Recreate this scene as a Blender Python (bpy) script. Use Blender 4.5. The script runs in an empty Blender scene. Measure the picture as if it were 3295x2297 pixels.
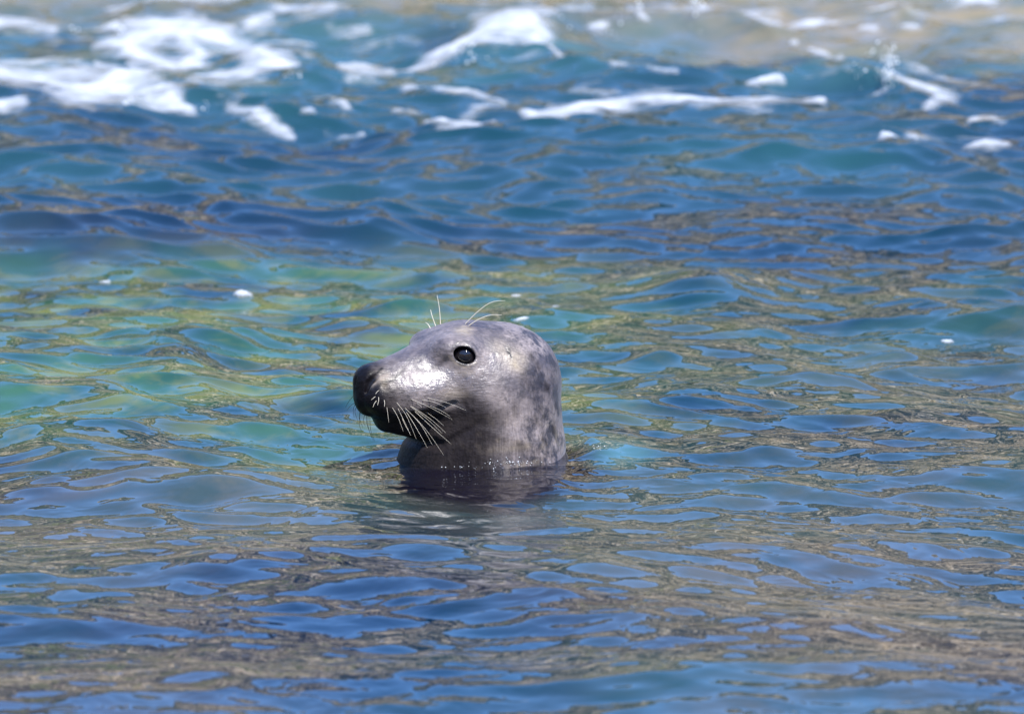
import bpy, math, random
import numpy as np
from mathutils import Vector
from mathutils.bvhtree import BVHTree

random.seed(7)
RNG = np.random.default_rng(11)
scene = bpy.context.scene
C = scene.collection

# ------------------------------------------------------------------ camera
PITCH = math.radians(8.0)          # the lens looks 8 degrees down on the water
DIST = 20.0
PXM = 1.5 / 3295                   # metres per photo pixel at the seal
AIM_Z = 0.144
CAM = np.array([0.0, -DIST * math.cos(PITCH), AIM_Z + DIST * math.sin(PITCH)])
cd = bpy.data.cameras.new('camera'); cam = bpy.data.objects.new('camera', cd); C.objects.link(cam)
cam.location = CAM.tolist(); cam.rotation_euler = (math.pi / 2 - PITCH, 0, 0)
cd.sensor_width = 36; cd.lens = 36 * DIST / 1.5
cd.clip_start = 0.5; cd.clip_end = 5000
cd.dof.use_dof = True; cd.dof.focus_distance = 19.93; cd.dof.aperture_fstop = 8.5
scene.camera = cam

# ------------------------------------------------------------------ light
SUN_EL, SUN_AZ = math.radians(56), math.radians(152)   # azimuth clockwise from +Y: behind the camera, to the right
w = bpy.data.worlds.new('World'); scene.world = w; w.use_nodes = True
nt = w.node_tree; nt.nodes.clear()
sky = nt.nodes.new('ShaderNodeTexSky'); sky.sky_type = 'NISHITA'; sky.sun_disc = False
sky.sun_elevation = SUN_EL; sky.sun_rotation = SUN_AZ; sky.air_density = 0.8; sky.dust_density = 0.0; sky.ozone_density = 9.5
bg = nt.nodes.new('ShaderNodeBackground'); bg.inputs['Strength'].default_value = 0.15
wo = nt.nodes.new('ShaderNodeOutputWorld')
nt.links.new(sky.outputs[0], bg.inputs[0]); nt.links.new(bg.outputs[0], wo.inputs[0])
sd = bpy.data.lights.new('sun', 'SUN'); sun = bpy.data.objects.new('sun', sd); C.objects.link(sun)
sd.energy = 2.5; sd.angle = math.radians(0.53); sd.color = (1.0, 0.95, 0.87)
sdir = Vector((math.sin(SUN_AZ) * math.cos(SUN_EL), math.cos(SUN_AZ) * math.cos(SUN_EL), math.sin(SUN_EL)))
sun.rotation_euler = sdir.to_track_quat('Z', 'Y').to_euler(); sun.location = (sdir * 30).to_tuple()
vs = scene.view_settings
scene.display_settings.display_device = 'sRGB'
vs.view_transform = 'Standard'; vs.look = 'None'; vs.exposure = 1.55; vs.gamma = 1.0; vs.use_curve_mapping = False
cy = scene.cycles
cy.use_denoising = True; cy.denoiser = 'OPENIMAGEDENOISE'
cy.max_bounces = 6; cy.diffuse_bounces = 2; cy.glossy_bounces = 4; cy.caustics_reflective = False; cy.caustics_refractive = False
cy.sample_clamp_indirect = 6.0

# ------------------------------------------------------------------ helpers
def mesh_from(name, V, F, mat=None, parent=None, smooth=True):
    V = np.asarray(V, np.float32); F = np.asarray(F, np.int32)
    me = bpy.data.meshes.new(name)
    n, m, q = len(V), len(F), F.shape[1]
    me.vertices.add(n); me.vertices.foreach_set('co', V.ravel())
    me.loops.add(m * q); me.loops.foreach_set('vertex_index', F.ravel())
    me.polygons.add(m); me.polygons.foreach_set('loop_start', np.arange(0, m * q, q, dtype=np.int32))
    me.update(calc_edges=True)
    me.polygons.foreach_set('use_smooth', np.full(m, smooth, dtype=bool))
    if mat: me.materials.append(mat)
    o = bpy.data.objects.new(name, me); C.objects.link(o)
    if parent: o.parent = parent
    return o

def tag(o, label=None, cat=None, group=None, kind=None):
    if label: o['label'] = label
    if cat: o['category'] = cat
    if group: o['group'] = group
    if kind: o['kind'] = kind
    return o

def grid_faces(nx, ny):
    i = np.arange((ny - 1) * nx).reshape(ny - 1, nx)[:, :-1].ravel()
    return np.stack([i, i + 1, i + 1 + nx, i + nx], 1)

class Mat:
    def __init__(s, name):
        s.m = bpy.data.materials.new(name); s.m.use_nodes = True
        s.t = s.m.node_tree; s.n = s.t.nodes; s.b = s.n['Principled BSDF']
    def node(s, typ, **kw):
        n = s.n.new(typ)
        for k, v in kw.items(): setattr(n, k, v)
        return n
    def link(s, a, b): s.t.links.new(a, b)
    def set(s, **kw):
        for k, v in kw.items():
            s.b.inputs[k.replace('_', ' ')].default_value = v
    def coords(s, scale=(1, 1, 1), rot=(0, 0, 0)):
        tc = s.node('ShaderNodeTexCoord'); mp = s.node('ShaderNodeMapping')
        mp.inputs['Scale'].default_value = scale; mp.inputs['Rotation'].default_value = rot
        s.link(tc.outputs['Object'], mp.inputs[0]); return mp.outputs[0]
    def noise(s, vec, scale, detail=3, rough=0.5, dist=0.0):
        n = s.node('ShaderNodeTexNoise'); n.inputs['Scale'].default_value = scale
        n.inputs['Detail'].default_value = detail; n.inputs['Roughness'].default_value = rough
        n.inputs['Distortion'].default_value = dist; s.link(vec, n.inputs['Vector']); return n.outputs['Fac']
    def ramp(s, fac, stops):
        r = s.node('ShaderNodeValToRGB'); e = r.color_ramp.elements
        while len(e) < len(stops): e.new(0.5)
        for q, (p, c) in zip(e, stops):
            q.position = p; q.color = (c, c, c, 1) if not hasattr(c, '__len__') else (*c, 1)
        s.link(fac, r.inputs[0]); return r.outputs[0]
    def mix(s, fac, a, b, blend='MIX'):
        m = s.node('ShaderNodeMix', data_type='RGBA', blend_type=blend)
        for sock, v in ((m.inputs[0], fac), (m.inputs[6], a), (m.inputs[7], b)):
            if hasattr(v, 'links') or hasattr(v, 'is_linked'): s.link(v, sock)
            elif hasattr(v, '__len__'): sock.default_value = (*v, 1)
            else: sock.default_value = v
        return m.outputs[2]
    def math(s, op, a, b=0.0):
        m = s.node('ShaderNodeMath', operation=op)
        for sock, v in ((m.inputs[0], a), (m.inputs[1], b)):
            if hasattr(v, 'is_linked'): s.link(v, sock)
            else: sock.default_value = v
        return m.outputs[0]
    def attr(s, name, out='Fac'):
        a = s.node('ShaderNodeAttribute', attribute_name=name); return a.outputs[out]
    def bump(s, h, strength, dist, normal=None, target=True):
        b = s.node('ShaderNodeBump'); b.inputs['Strength'].default_value = strength
        b.inputs['Distance'].default_value = dist; s.link(h, b.inputs['Height'])
        if normal is not None: s.link(normal, b.inputs['Normal'])
        if target: s.link(b.outputs[0], s.b.inputs['Normal'])
        return b.outputs[0]

def sstep(a, b, x):
    t = np.clip((x - a) / (b - a), 0, 1); return t * t * (3 - 2 * t)

def gnoise(x, y, seed=0):
    """2-D gradient noise, about -0.7..0.7"""
    r = np.random.default_rng(seed); ang = r.random((256, 256)).astype(np.float32) * 6.2832
    gx, gy = np.cos(ang), np.sin(ang)
    xi = np.floor(x).astype(np.int64); yi = np.floor(y).astype(np.int64)
    fx = (x - xi).astype(np.float32); fy = (y - yi).astype(np.float32)
    def g(ix, iy, dx, dy):
        a = ix & 255; b = iy & 255
        return gx[a, b] * dx + gy[a, b] * dy
    u = fx * fx * fx * (fx * (fx * 6 - 15) + 10); v = fy * fy * fy * (fy * (fy * 6 - 15) + 10)
    a = g(xi, yi, fx, fy); b = g(xi + 1, yi, fx - 1, fy)
    c = g(xi, yi + 1, fx, fy - 1); d = g(xi + 1, yi + 1, fx - 1, fy - 1)
    return (a + (b - a) * u) + ((c + (d - c) * u) - (a + (b - a) * u)) * v

def fbm(x, y, seed, octs=4):
    s = 0; a = 1.0
    for i in range(octs):
        s = s + a * gnoise(x * 2 ** i + 17 * i, y * 2 ** i - 9 * i, seed + i); a *= 0.5
    return s

CP, SP = math.cos(PITCH), math.sin(PITCH)
def project(x, y, z):
    """world point -> photo pixel"""
    dx, dy, dz = x - CAM[0], y - CAM[1], z - CAM[2]
    d = dy * CP - dz * SP
    up = dy * SP + dz * CP
    return 1647.5 + dx / d * DIST / PXM, 1148.5 - up / d * DIST / PXM
def ray(px, py):
    a = (px - 1647.5) * PXM / DIST; b = (1148.5 - py) * PXM / DIST
    v = Vector((a, CP + b * SP, -SP + b * CP)); return v.normalized()

# ------------------------------------------------------------------ the water surface
SEAL_X, SEAL_Z = (1640 - 1647.5) * PXM, 0.125
NECK = (SEAL_X - 0.040, 0.0)
SPEC = []
_r = np.random.default_rng(23)
for i in range(132):
    lam = math.exp(_r.normal(math.log(0.20), 0.62)); lam = min(max(lam, 0.065), 1.8)
    if i % 3 == 0: th = _r.normal(0.95, 0.35)
    else: th = _r.normal(0.0, 0.62)
    if lam < 0.12: th *= 0.8
    SPEC.append((lam, th, _r.random() * 6.2832, (1 if i % 3 == 0 else i % 4)))
for i in range(60):
    SPEC.append((_r.uniform(0.05, 0.11), _r.normal(0.25, 0.55), _r.random() * 6.2832, 3 if i % 2 else 1))
for i in range(9):
    SPEC.append((_r.uniform(0.6, 1.7), _r.normal(0.35, 0.6), _r.random() * 6.2832, i % 4))
SLOPE_RMS = 0.155

def swell(x, y):
    """the long waves: mean slope by distance, breaking crests further out"""
    yy = y + 0.18 * np.sin(0.9 * x + 0.7) + 0.10 * np.sin(2.3 * x + 2.0)
    h = 0.055 * sstep(2.15, 4.1, yy) - 0.045 * sstep(4.25, 5.0, yy) + 0.035 * sstep(5.1, 5.7, yy) - 0.05 * sstep(5.9, 7.2, yy)
    h = h + 0.008 * np.sin(2 * math.pi * (y * 0.42 + x * 0.07) + 0.4) * (1 - sstep(2, 3, y))
    return h

BUMPS = []       # (x, y, radius across, radius in depth, height) of single humps of water
def hump(px, py, wpx, dm, h):
    r = ray(px, py); t = (h * 0.6 - CAM[2]) / r.z
    BUMPS.append((CAM[0] + r.x * t, CAM[1] + r.y * t, wpx * PXM * 0.5, dm, h))
hump(1925, 1450, 180, 0.05, 0.015)
hump(1890, 1440, 60, 0.03, 0.010)
hump(650, 1150, 300, 0.13, 0.020)
hump(2250, 890, 420, 0.16, 0.036)
hump(2150, 1250, 520, 0.12, 0.022)
hump(2500, 1420, 420, 0.10, 0.018)
hump(2650, 1210, 360, 0.10, 0.018)
hump(3000, 1350, 460, 0.12, 0.020)
hump(2900, 1110, 260, 0.10, 0.022)
hump(2110, 1130, 230, 0.09, 0.016)
hump(1310, 700, 300, 0.12, 0.018)
hump(640, 1830, 380, 0.10, 0.014)
hump(1150, 1870, 560, 0.12, 0.016)
hump(1900, 1810, 520, 0.12, 0.018)
hump(1290, 960, 330, 0.14, 0.020)
hump(820, 240, 500, 0.3, 0.03)
hump(1640, 120, 420, 0.25, 0.05)
hump(2780, 300, 420, 0.25, 0.04)
hump(2700, 2010, 700, 0.12, 0.018)
hump(300, 1400, 700, 0.2, 0.016)

def water(x, y, spacing=None, only_long=False):
    """displaced position of the water surface at parameters x, y (arrays)"""
    x = np.asarray(x, np.float32); y = np.asarray(y, np.float32)
    h = swell(x, y).astype(np.float32)
    for (bx, by, rx, ry, bh) in BUMPS:
        h = h + bh * np.exp(-(((x - bx) / rx) ** 2 + ((y - by) / ry) ** 2)).astype(np.float32)
    env = []
    for g in range(4):
        env.append((0.80 + 1.1 * gnoise(x * (0.9 + 0.25 * g) + 31 * g, y * 0.55 + 5 * g, 40 + g)).astype(np.float32).clip(0.12, 1.9))
    dx = np.zeros_like(x); dy = np.zeros_like(x)
    far = 0.72 + 0.16 * sstep(-1.6, -0.4, y) + 0.24 * sstep(-0.6, 0.5, y) - 0.08 * sstep(1.6, 2.4, y) + 0.40 * sstep(2.0, 3.4, y)
    near_seal = np.exp(-(((x - NECK[0]) / 0.26) ** 2 + ((y + 0.05) / 0.35) ** 2))
    for lam, th, ph, g in SPEC:
        if only_long and lam < 0.5: continue
        k = 2 * math.pi / lam
        s = SLOPE_RMS * math.sqrt(2 / 150) * (1.1 if lam < 0.2 else (1.9 if lam > 0.6 else 1.0))
        a = s / k * (0.8 if lam < 0.11 else 1.0)
        A = a * env[g] * (far if lam < 0.45 else far * (1 - 0.35 * sstep(2.2, 3.2, y))) * (1 - 0.35 * near_seal)
        if spacing is not None: A = A * sstep(2.0, 4.0, lam / spacing)
        kx, ky = k * math.sin(th), k * math.cos(th)
        p = kx * x + ky * y + ph
        c, sn = np.cos(p), np.sin(p)
        h = h + A * c
        dx = dx - 1.0 * A * sn * math.sin(th); dy = dy - 1.0 * A * sn * math.cos(th)
    # rings and chop the seal itself makes
    r = np.hypot(x - NECK[0], (y - NECK[1]))
    ring = np.maximum(np.exp(-((r - 0.16) / 0.10) ** 2), 0.8 * np.exp(-(((x - NECK[0] - 0.02) / 0.17) ** 2 + ((y + 0.38) / 0.30) ** 2)))
    fine = sstep(4, 8, 0.035 / spacing) if spacing is not None else 1.0
    h = h + fine * ring * (0.0010 * np.sin(r * 190 + 3 * gnoise(x * 8, y * 8, 70)) + 0.0105 * gnoise(x * 13, y * 20, 71) + 0.0055 * gnoise(x * 22, y * 42 + 8 * x, 72))
    h = h + fine * np.exp(-((r - 0.135) / 0.014) ** 2) * (0.003 + 0.012 * gnoise(x * 18, y * 18, 73))
    rb = np.exp(-(((x - BUMPS[0][0]) / 0.10) ** 2 + ((y - BUMPS[0][1]) / 0.14) ** 2))
    h = h + fine * rb * 0.016 * fbm(x * 20, y * 24, 75, 3)
    # fine wind ripple in drifting patches
    patch = sstep(0.05, 0.4, gnoise(x * 1.7 + 3, y * 0.9, 80))
    h = h + fine * patch * 0.0016 * gnoise(x * 30 + 9 * y, y * 34, 81)
    return x + dx, y + dy, h

def axis(lo, hi, step, far_lo, far_hi, grow):
    mid = list(np.arange(lo, hi + 1e-6, step)); a = []; d = step; p = mid[0]
    while p > far_lo: d *= grow; p -= d; a.append(p)
    b = []; d = step; p = mid[-1]
    while p < far_hi: d *= grow; p += d; b.append(p)
    return np.array(a[::-1] + mid + b)
_h0 = float(water(np.array([NECK[0]]), np.array([-0.13]))[2][0])
BUMPS.append((NECK[0], -0.1, 0.30, 0.40, -_h0 + 0.002))      # the seal floats at the mean level here
xs = axis(-1.5, 1.5, 0.0065, -900, 900, 1.07)
ys = axis(-3.0, 6.8, 0.0085, -400, 1500, 1.05)
GX, GY = np.meshgrid(xs, ys)
sp = np.maximum(np.gradient(xs)[None, :], np.gradient(ys)[:, None]).astype(np.float32)
WX, WY, WZ = water(GX, GY, sp)
WZ = np.where(sp > 2.0, -0.02, WZ)
def water_at(x, y):
    """the built surface, read back from its grid"""
    i = np.clip(np.searchsorted(xs, x) - 1, 0, len(xs) - 2); j = np.clip(np.searchsorted(ys, y) - 1, 0, len(ys) - 2)
    u = (x - xs[i]) / (xs[i + 1] - xs[i]); v = (y - ys[j]) / (ys[j + 1] - ys[j])
    return [(W[j, i] * (1 - u) + W[j, i + 1] * u) * (1 - v) + (W[j + 1, i] * (1 - u) + W[j + 1, i + 1] * u) * v for W in (WX, WY, WZ)]
WV = np.stack([WX, WY, WZ], -1).reshape(-1, 3)

wm = Mat('sea_water')
P = wm.coords()
sx = wm.node('ShaderNodeSeparateXYZ'); wm.link(P, sx.inputs[0])
big = wm.noise(P, 0.9, 3, 0.6)
mid = wm.noise(P, 5.5, 5, 0.65, 0.4)
# the bottom shows through as a lighter green where it is shallow pale sand, and as brown where weed grows
sand = wm.attr('shallow')
turb = wm.attr('turbid')
deep = wm.mix(wm.ramp(big, [(0.4, 0.0), (0.62, 1.0)]), (0.001, 0.015, 0.040), (0.002, 0.037, 0.048))
weed = wm.mix(wm.ramp(mid, [(0.44, 0.0), (0.54, 1.0)]), (0.125, 0.155, 0.045), (0.035, 0.105, 0.055))
brown = wm.mix(wm.ramp(mid, [(0.40, 0.0), (0.62, 1.0)]), (0.31, 0.225, 0.12), (0.13, 0.13, 0.085))
c1 = wm.mix(sand, deep, weed); c2 = wm.mix(turb, c1, brown)
c2 = wm.mix(wm.math('MULTIPLY', wm.attr('aerated'), 0.75), c2, (0.065, 0.17, 0.18))
c2 = wm.mix(wm.attr('hide_below'), c2, (0.006, 0.005, 0.010))    # the dark body of the seal under the surface
wm.link(c2, wm.b.inputs['Base Color'])
wm.set(Roughness=0.02, IOR=1.44, Specular_IOR_Level=0.5)
rp = wm.coords((1.0, 1.0, 1), (0, 0, 0.3)); rq = wm.coords((4.0, 1.0, 1), (0, 0, -0.15))
n1 = wm.noise(rp, 12, 2.2, 0.5, 0.6); n2 = wm.noise(rq, 9, 2, 0.5, 0.2)
pm = wm.math('ADD', wm.ramp(wm.noise(P, 2.4, 2), [(0.46, 0.15), (0.60, 1.0)]), wm.math('MULTIPLY', wm.attr('choppy'), 1.2))
hh = wm.math('ADD', wm.math('MULTIPLY', n1, wm.math('ADD', 0.35, wm.math('MULTIPLY', pm, 0.6))), wm.math('MULTIPLY', wm.math('MULTIPLY', n2, pm), 0.22))
wm.bump(hh, 1.0, 0.0060)

seao = mesh_from('water', WV, grid_faces(len(xs), len(ys)), wm.m)
tag(seao, kind='structure')
fx_, fy_ = GX.astype(np.float32), GY.astype(np.float32)
sh = sstep(-0.55, 0.5, fy_ + 0.25 * gnoise(fx_ * 2, fy_ * 2, 90)) * (1 - sstep(1.9, 2.4, fy_ + 0.2 * gnoise(fx_ * 1.5, fy_, 91)))
sh = sh * (0.30 + 0.70 * (1 - sstep(-0.25, 0.45, fx_ + 0.3 * gnoise(fx_ * 1.5, fy_ * 1.2, 92))))
tb = sstep(4.6, 6.2, fy_ + 0.75 * fx_ + 0.5 * gnoise(fx_ * 2, fy_ * 1.3, 93))
tb = np.maximum(tb, sstep(5.0, 5.9, fy_))
ae = (1 - 0.85 * tb) * sstep(3.7, 4.5, fy_ + 0.5 * gnoise(fx_ * 2.2, fy_ * 1.6, 94)) * (0.55 + 0.6 * fbm(fx_ * 5, fy_ * 2.5, 95, 3)).clip(0, 1)
tb = np.maximum(tb, (1 - sstep(1.8, 2.6, fy_)) * (1 - sh) * (0.08 + 0.35 * gnoise(fx_ * 1.4, fy_ * 0.8, 97)).clip(0.0, 0.35))
sh = sh * (0.70 + 1.1 * fbm(fx_ * 5, fy_ * 5, 98, 4)).clip(0.12, 1)
ae = np.maximum(ae, 0.26 * sstep(2.2, 3.0, fy_) * (0.7 + 0.8 * fbm(fx_ * 2.5, fy_ * 1.6, 99, 3)).clip(0, 1))
ae = np.maximum(ae, 0.9 * np.exp(-(((fx_ - BUMPS[0][0]) / 0.085) ** 2 + ((fy_ - BUMPS[0][1]) / 0.12) ** 2) ** 2))
rs = np.sqrt(((fx_ - NECK[0] - 0.01) / 0.16) ** 2 + ((fy_ + 0.16) / 0.30) ** 2) + 0.25 * gnoise(fx_ * 9, fy_ * 7, 96)
un = 1 - sstep(0.75, 1.25, rs)
for nm, arr in (('shallow', sh), ('turbid', tb), ('aerated', ae), ('hide_below', un), ('choppy', np.exp(-(((fx_ - NECK[0] - 0.03) / 0.25) ** 2 + ((fy_ + 0.35) / 0.35) ** 2)))):
    a = seao.data.attributes.new(nm, 'FLOAT', 'POINT'); a.data.foreach_set('value', np.clip(arr, 0, 1).astype(np.float32).ravel())

def on_water(px, py, n=12):
    """the water parameters seen at a photo pixel"""
    r = ray(px, py); z = 0.0
    for _ in range(int(n * 1.7)):
        t = (z - CAM[2]) / r.z; x = CAM[0] + r.x * t; y = CAM[1] + r.y * t
        zz = float(water_at(np.array([x]), np.array([y]))[2][0]); z += 0.5 * (zz - z)
    return x, y

# sea bed under it
bx = np.array([-900, -60, 60, 900.]); by = np.array([-400, -20, 20, 45, 60.])
BX, BY = np.meshgrid(bx, by)
BZ = np.where(BY > 40, -0.6, -1.6)
bm_ = Mat('sand_bed'); bm_.link(bm_.ramp(bm_.noise(bm_.coords(), 0.8, 4), [(0.3, (0.25, 0.20, 0.13)), (0.7, (0.36, 0.30, 0.20))]), bm_.b.inputs['Base Color'])
tag(mesh_from('seabed', np.stack([BX, BY, BZ], -1).reshape(-1, 3), grid_faces(4, 5), bm_.m), kind='structure')

# ------------------------------------------------------------------ the shore whose reflection colours the water
cx = np.concatenate([np.linspace(-220, -32, 40), np.linspace(-30, 30, 260), np.linspace(32, 220, 40)])
nv = 70
u = np.linspace(0, 1, nv)
CX, CU = np.meshgrid(cx, u)
top = 12.2 + 1.6 * gnoise(cx * 0.22, cx * 0 + 3.3, 50) + 0.8 * gnoise(cx * 0.9, cx * 0 + 1.3, 51) + 0.35 * gnoise(cx * 3.1, cx * 0 + 1.3, 52)
ck = np.where(CU < 0.15, CU / 0.15 * 0.7, 0.7 + (CU - 0.15) / 0.65 * (top[None] - 0.7))
ck = np.where(CU > 0.8, top[None] + (CU - 0.8) / 0.2 * 1.0, ck)
rough = fbm(CX * 0.5, ck * 0.8, 55, 5)
strata = np.abs(gnoise(CX * 0.15 + 7, ck * 2.6 + CX * 0.25, 57))
CYY = np.where(CU < 0.15, 27 + CU / 0.15 * 5.0, 32 + (ck - 0.7) * 0.42 + 1.3 * rough - 1.6 * strata)
CYY = np.where(CU > 0.8, 32 + (top[None] - 0.7) * 0.42 + (CU - 0.8) / 0.2 * 45, CYY)
CZ = ck - np.where(CU < 0.15, 0.35 * (1 - CU / 0.15) - 0.2 * rough * (CU / 0.15), 0)
cm = Mat('shore_rock')
cc = cm.coords((1, 1, 3.2), (0.1, 0.25, 0)); cv = cm.coords((2.6, 1, 0.8))
ca = cm.ramp(cm.noise(cc, 0.55, 3, 0.55, 0.8), [(0.38, (0.055, 0.045, 0.028)), (0.46, (0.29, 0.22, 0.135)), (0.54, (0.43, 0.345, 0.235)), (0.66, (0.62, 0.525, 0.40))])
cb = cm.ramp(cm.noise(cv, 0.6, 3, 0.6), [(0.43, 0.0), (0.49, 1.0)])
cc2 = cm.mix(cb, (0.045, 0.038, 0.030), ca)
gmask = cm.ramp(cm.noise(cm.coords(), 0.35, 5, 0.65), [(0.55, 0.0), (0.60, 1.0)])
cm.link(cm.mix(gmask, cc2, (0.11, 0.12, 0.035)), cm.b.inputs['Base Color']); cm.set(Roughness=0.9)
cm.bump(cm.noise(cc, 1.2, 3, 0.6), 0.5, 0.4)
clf = mesh_from('cliff_terrain', np.stack([CX, CYY, CZ], -1).reshape(-1, 3), grid_faces(len(cx), nv), cm.m)
tag(clf, kind='structure')

# the shore the picture is taken from: it closes the cove behind and beside the camera
nx2 = np.linspace(-110, 110, 300); nu = np.linspace(0, 1, 44)
NX, NU = np.meshgrid(nx2, nu)
ND = NU ** 1.6 * 60 - 2.5
NR = fbm(NX * 0.35, ND * 0.5, 60, 4)
NZ = 0.42 * ND + 0.9 + 0.9 * NR * np.clip(ND + 2.5, 0, 2) / 2 + 3.0 * sstep(4, 12, ND)
NZ = np.where(np.hypot(NX, ND - 2) < 5, np.minimum(NZ, 1.15), NZ) - 1.0 * (NU == 0)
NY = -17.6 + 0.0075 * NX ** 2 - ND + 0.5 * gnoise(NX * 0.6, ND * 0.3, 64)
clf2 = mesh_from('rocky_shore_terrain', np.stack([NX, NY, NZ], -1).reshape(-1, 3), grid_faces(300, 44)[:, ::-1], cm.m)
tag(clf2, kind='structure')

# ------------------------------------------------------------------ foam
fm = Mat('foam')
fn = fm.noise(fm.coords(), 55, 4, 0.65)
fm.link(fm.ramp(fn, [(0.3, (0.50, 0.54, 0.58)), (0.6, (0.66, 0.68, 0.71))]), fm.b.inputs['Base Color'])
fm.set(Roughness=0.55)
lace = fm.noise(fm.coords((0.45, 1, 1), (0, 0, 0.12)), 13, 6, 0.72, 0.8)
fa = fm.math('ADD', fm.attr('dens'), fm.math('MULTIPLY', fm.math('SUBTRACT', lace, 0.5), 2.4))
fm.link(fm.ramp(fa, [(0.0, 0.0), (0.5, 0.5), (1.0, 1.0)]), fm.b.inputs['Alpha'])
fm.bump(fn, 0.9, 0.008)

def seg_dist(px, py, pts):
    """signed foam amount from a stroke of (x, y, half thickness) in photo pixels"""
    best = np.full(px.shape, -9.0, np.float32)
    for (x0, y0, w0), (x1, y1, w1) in zip(pts[:-1], pts[1:]):
        dx, dy = x1 - x0, y1 - y0; L = dx * dx + dy * dy + 1e-6
        t = np.clip(((px - x0) * dx + (py - y0) * dy) / L, 0, 1)
        d = np.hypot((px - x0 - t * dx) * 0.6, py - y0 - t * dy)
        best = np.maximum(best, 1 - d / (1.15 * (w0 + (w1 - w0) * t)))
    return best

def foam_patch(strokes, name, label=None, stuff=False, ragged=0.75, seed=0, thick=0.005, dens=0.15):
    ax = np.array([p[0] for s in strokes for p in s]); ay = np.array([p[1] for s in strokes for p in s])
    x0 = (ax.min() - 90 - 1647.5) * PXM * 1.35 if ax.min() < 1647 else (ax.min() - 90 - 1647.5) * PXM
    x1 = (ax.max() + 90 - 1647.5) * PXM * 1.35 if ax.max() > 1647 else (ax.max() + 90 - 1647.5) * PXM
    y0 = on_water(1647, ay.max() + 60)[1] - 0.35; y1 = on_water(1647, max(ay.min() - 60, -160))[1] + 0.35
    gx = np.arange(x0, x1, 0.0075); gy = np.arange(y0, y1, 0.013)
    A, B = np.meshgrid(gx, gy)
    lx, ly, lz = water(A, B, only_long=True)
    px, py = project(lx, ly, lz)
    F = np.full(px.shape, -9.0, np.float32)
    n = fbm(A * 6, B * 7, 100 + seed, 4)
    for s in strokes: F = np.maximum(F, seg_dist(px + 50 * n, py + 13 * n, s))
    n2 = fbm(A * 30, B * 20, 200 + seed, 3)
    F = F + ragged * (n * 0.7 + n2 * 0.55) - 0.10 * ragged
    X, Y, Z = water_at(A, B)
    lum = 0.5 + 0.5 * fbm(A * 45, B * 45, 300 + seed, 2)
    Zf = Z - 0.003 + (thick * sstep(-0.12, 0.75, F)) * (0.55 + 0.6 * lum) + 0.005 * sstep(-0.55, -0.40, F)
    nx, ny = len(gx), len(gy)
    Q = grid_faces(nx, ny)
    keep = (F.ravel()[Q].max(1) > -0.55)
    Q = Q[keep]
    if len(Q) == 0: return None
    used, inv = np.unique(Q, return_inverse=True)
    V = np.stack([X, Y, Zf], -1).reshape(-1, 3)[used]
    o = mesh_from(name, V, inv.reshape(-1, 4), fm.m)
    a = o.data.attributes.new('dens', 'FLOAT', 'POINT'); a.data.foreach_set('value', np.clip(dens + 0.62 * F.ravel()[used], -1, 1).astype(np.float32))
    if stuff: tag(o, kind='stuff', label=label, cat='foam')
    else: tag(o, label, 'foam', 'patches of white foam on the breaking waves')
    return o

foam_patch([[(375, 150, 26), (420, 120, 30), (600, 95, 38), (700, 120, 30), (790, 160, 26), (910, 205, 20)],
            [(400, 150, 30), (450, 190, 22), (560, 215, 20), (610, 190, 26), (590, 110, 34)],
            [(910, 205, 18), (800, 235, 16), (640, 255, 13)]],
           'foam_patch', 'broad looping mass of white foam at the upper left of the breaking wave', seed=1, dens=0.34)
foam_patch([[(-60, 245, 24), (150, 255, 34), (300, 285, 44), (450, 290, 38), (540, 320, 26), (610, 348, 10)]],
           'foam_patch', 'thick white band of foam below the looping foam mass at the left edge', seed=2, dens=0.34)
foam_patch([[(1300, 225, 9), (1420, 180, 14), (1530, 125, 18), (1600, 85, 40), (1680, 80, 44), (1735, 120, 26)], [(1700, 120, 14), (1800, 180, 6)]],
           'foam_patch', 'curling foam crest rising to a bright clump at the top centre', seed=3, dens=0.34)
foam_patch([[(1680, 392, 8), (1790, 365, 22), (1950, 338, 18), (2080, 322, 18), (2225, 332, 22), (2440, 345, 17), (2560, 340, 15), (2665, 354, 9)]],
           'foam_patch', 'long thin wavy line of foam right of the centre', seed=4, dens=0.36, ragged=0.35)
foam_patch([[(2880, 272, 9), (2960, 285, 16), (3020, 315, 24), (2960, 348, 12)]],
           'foam_patch', 'hook shaped foam patch near the right edge beside the splash', seed=5)
foam_patch([[(3110, 462, 16), (3180, 462, 22), (3240, 464, 10)], [(3120, 412, 5), (3160, 400, 8), (3210, 408, 5)]],
           'foam_patch', 'small bright foam clump at the right edge, lowest of the foam', seed=6, ragged=1.0, dens=0.05)
foam_patch([[(725, 350, 12), (800, 380, 17), (880, 412, 14), (950, 432, 8)]],
           'foam_patch', 'slanting white foam streak left of the centre below the big foam band', seed=7, ragged=0.3)
foam_patch([[(1385, 405, 10), (1470, 400, 14), (1585, 406, 8)]],
           'foam_patch', 'short level foam bar just left of the long foam line', seed=8, ragged=0.3)
foam_patch([[(-60, 95, 26), (100, 90, 30), (180, 105, 18)], ],
           'foam_patch', 'white foam at the left edge level with the looping foam mass', seed=9)
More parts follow.
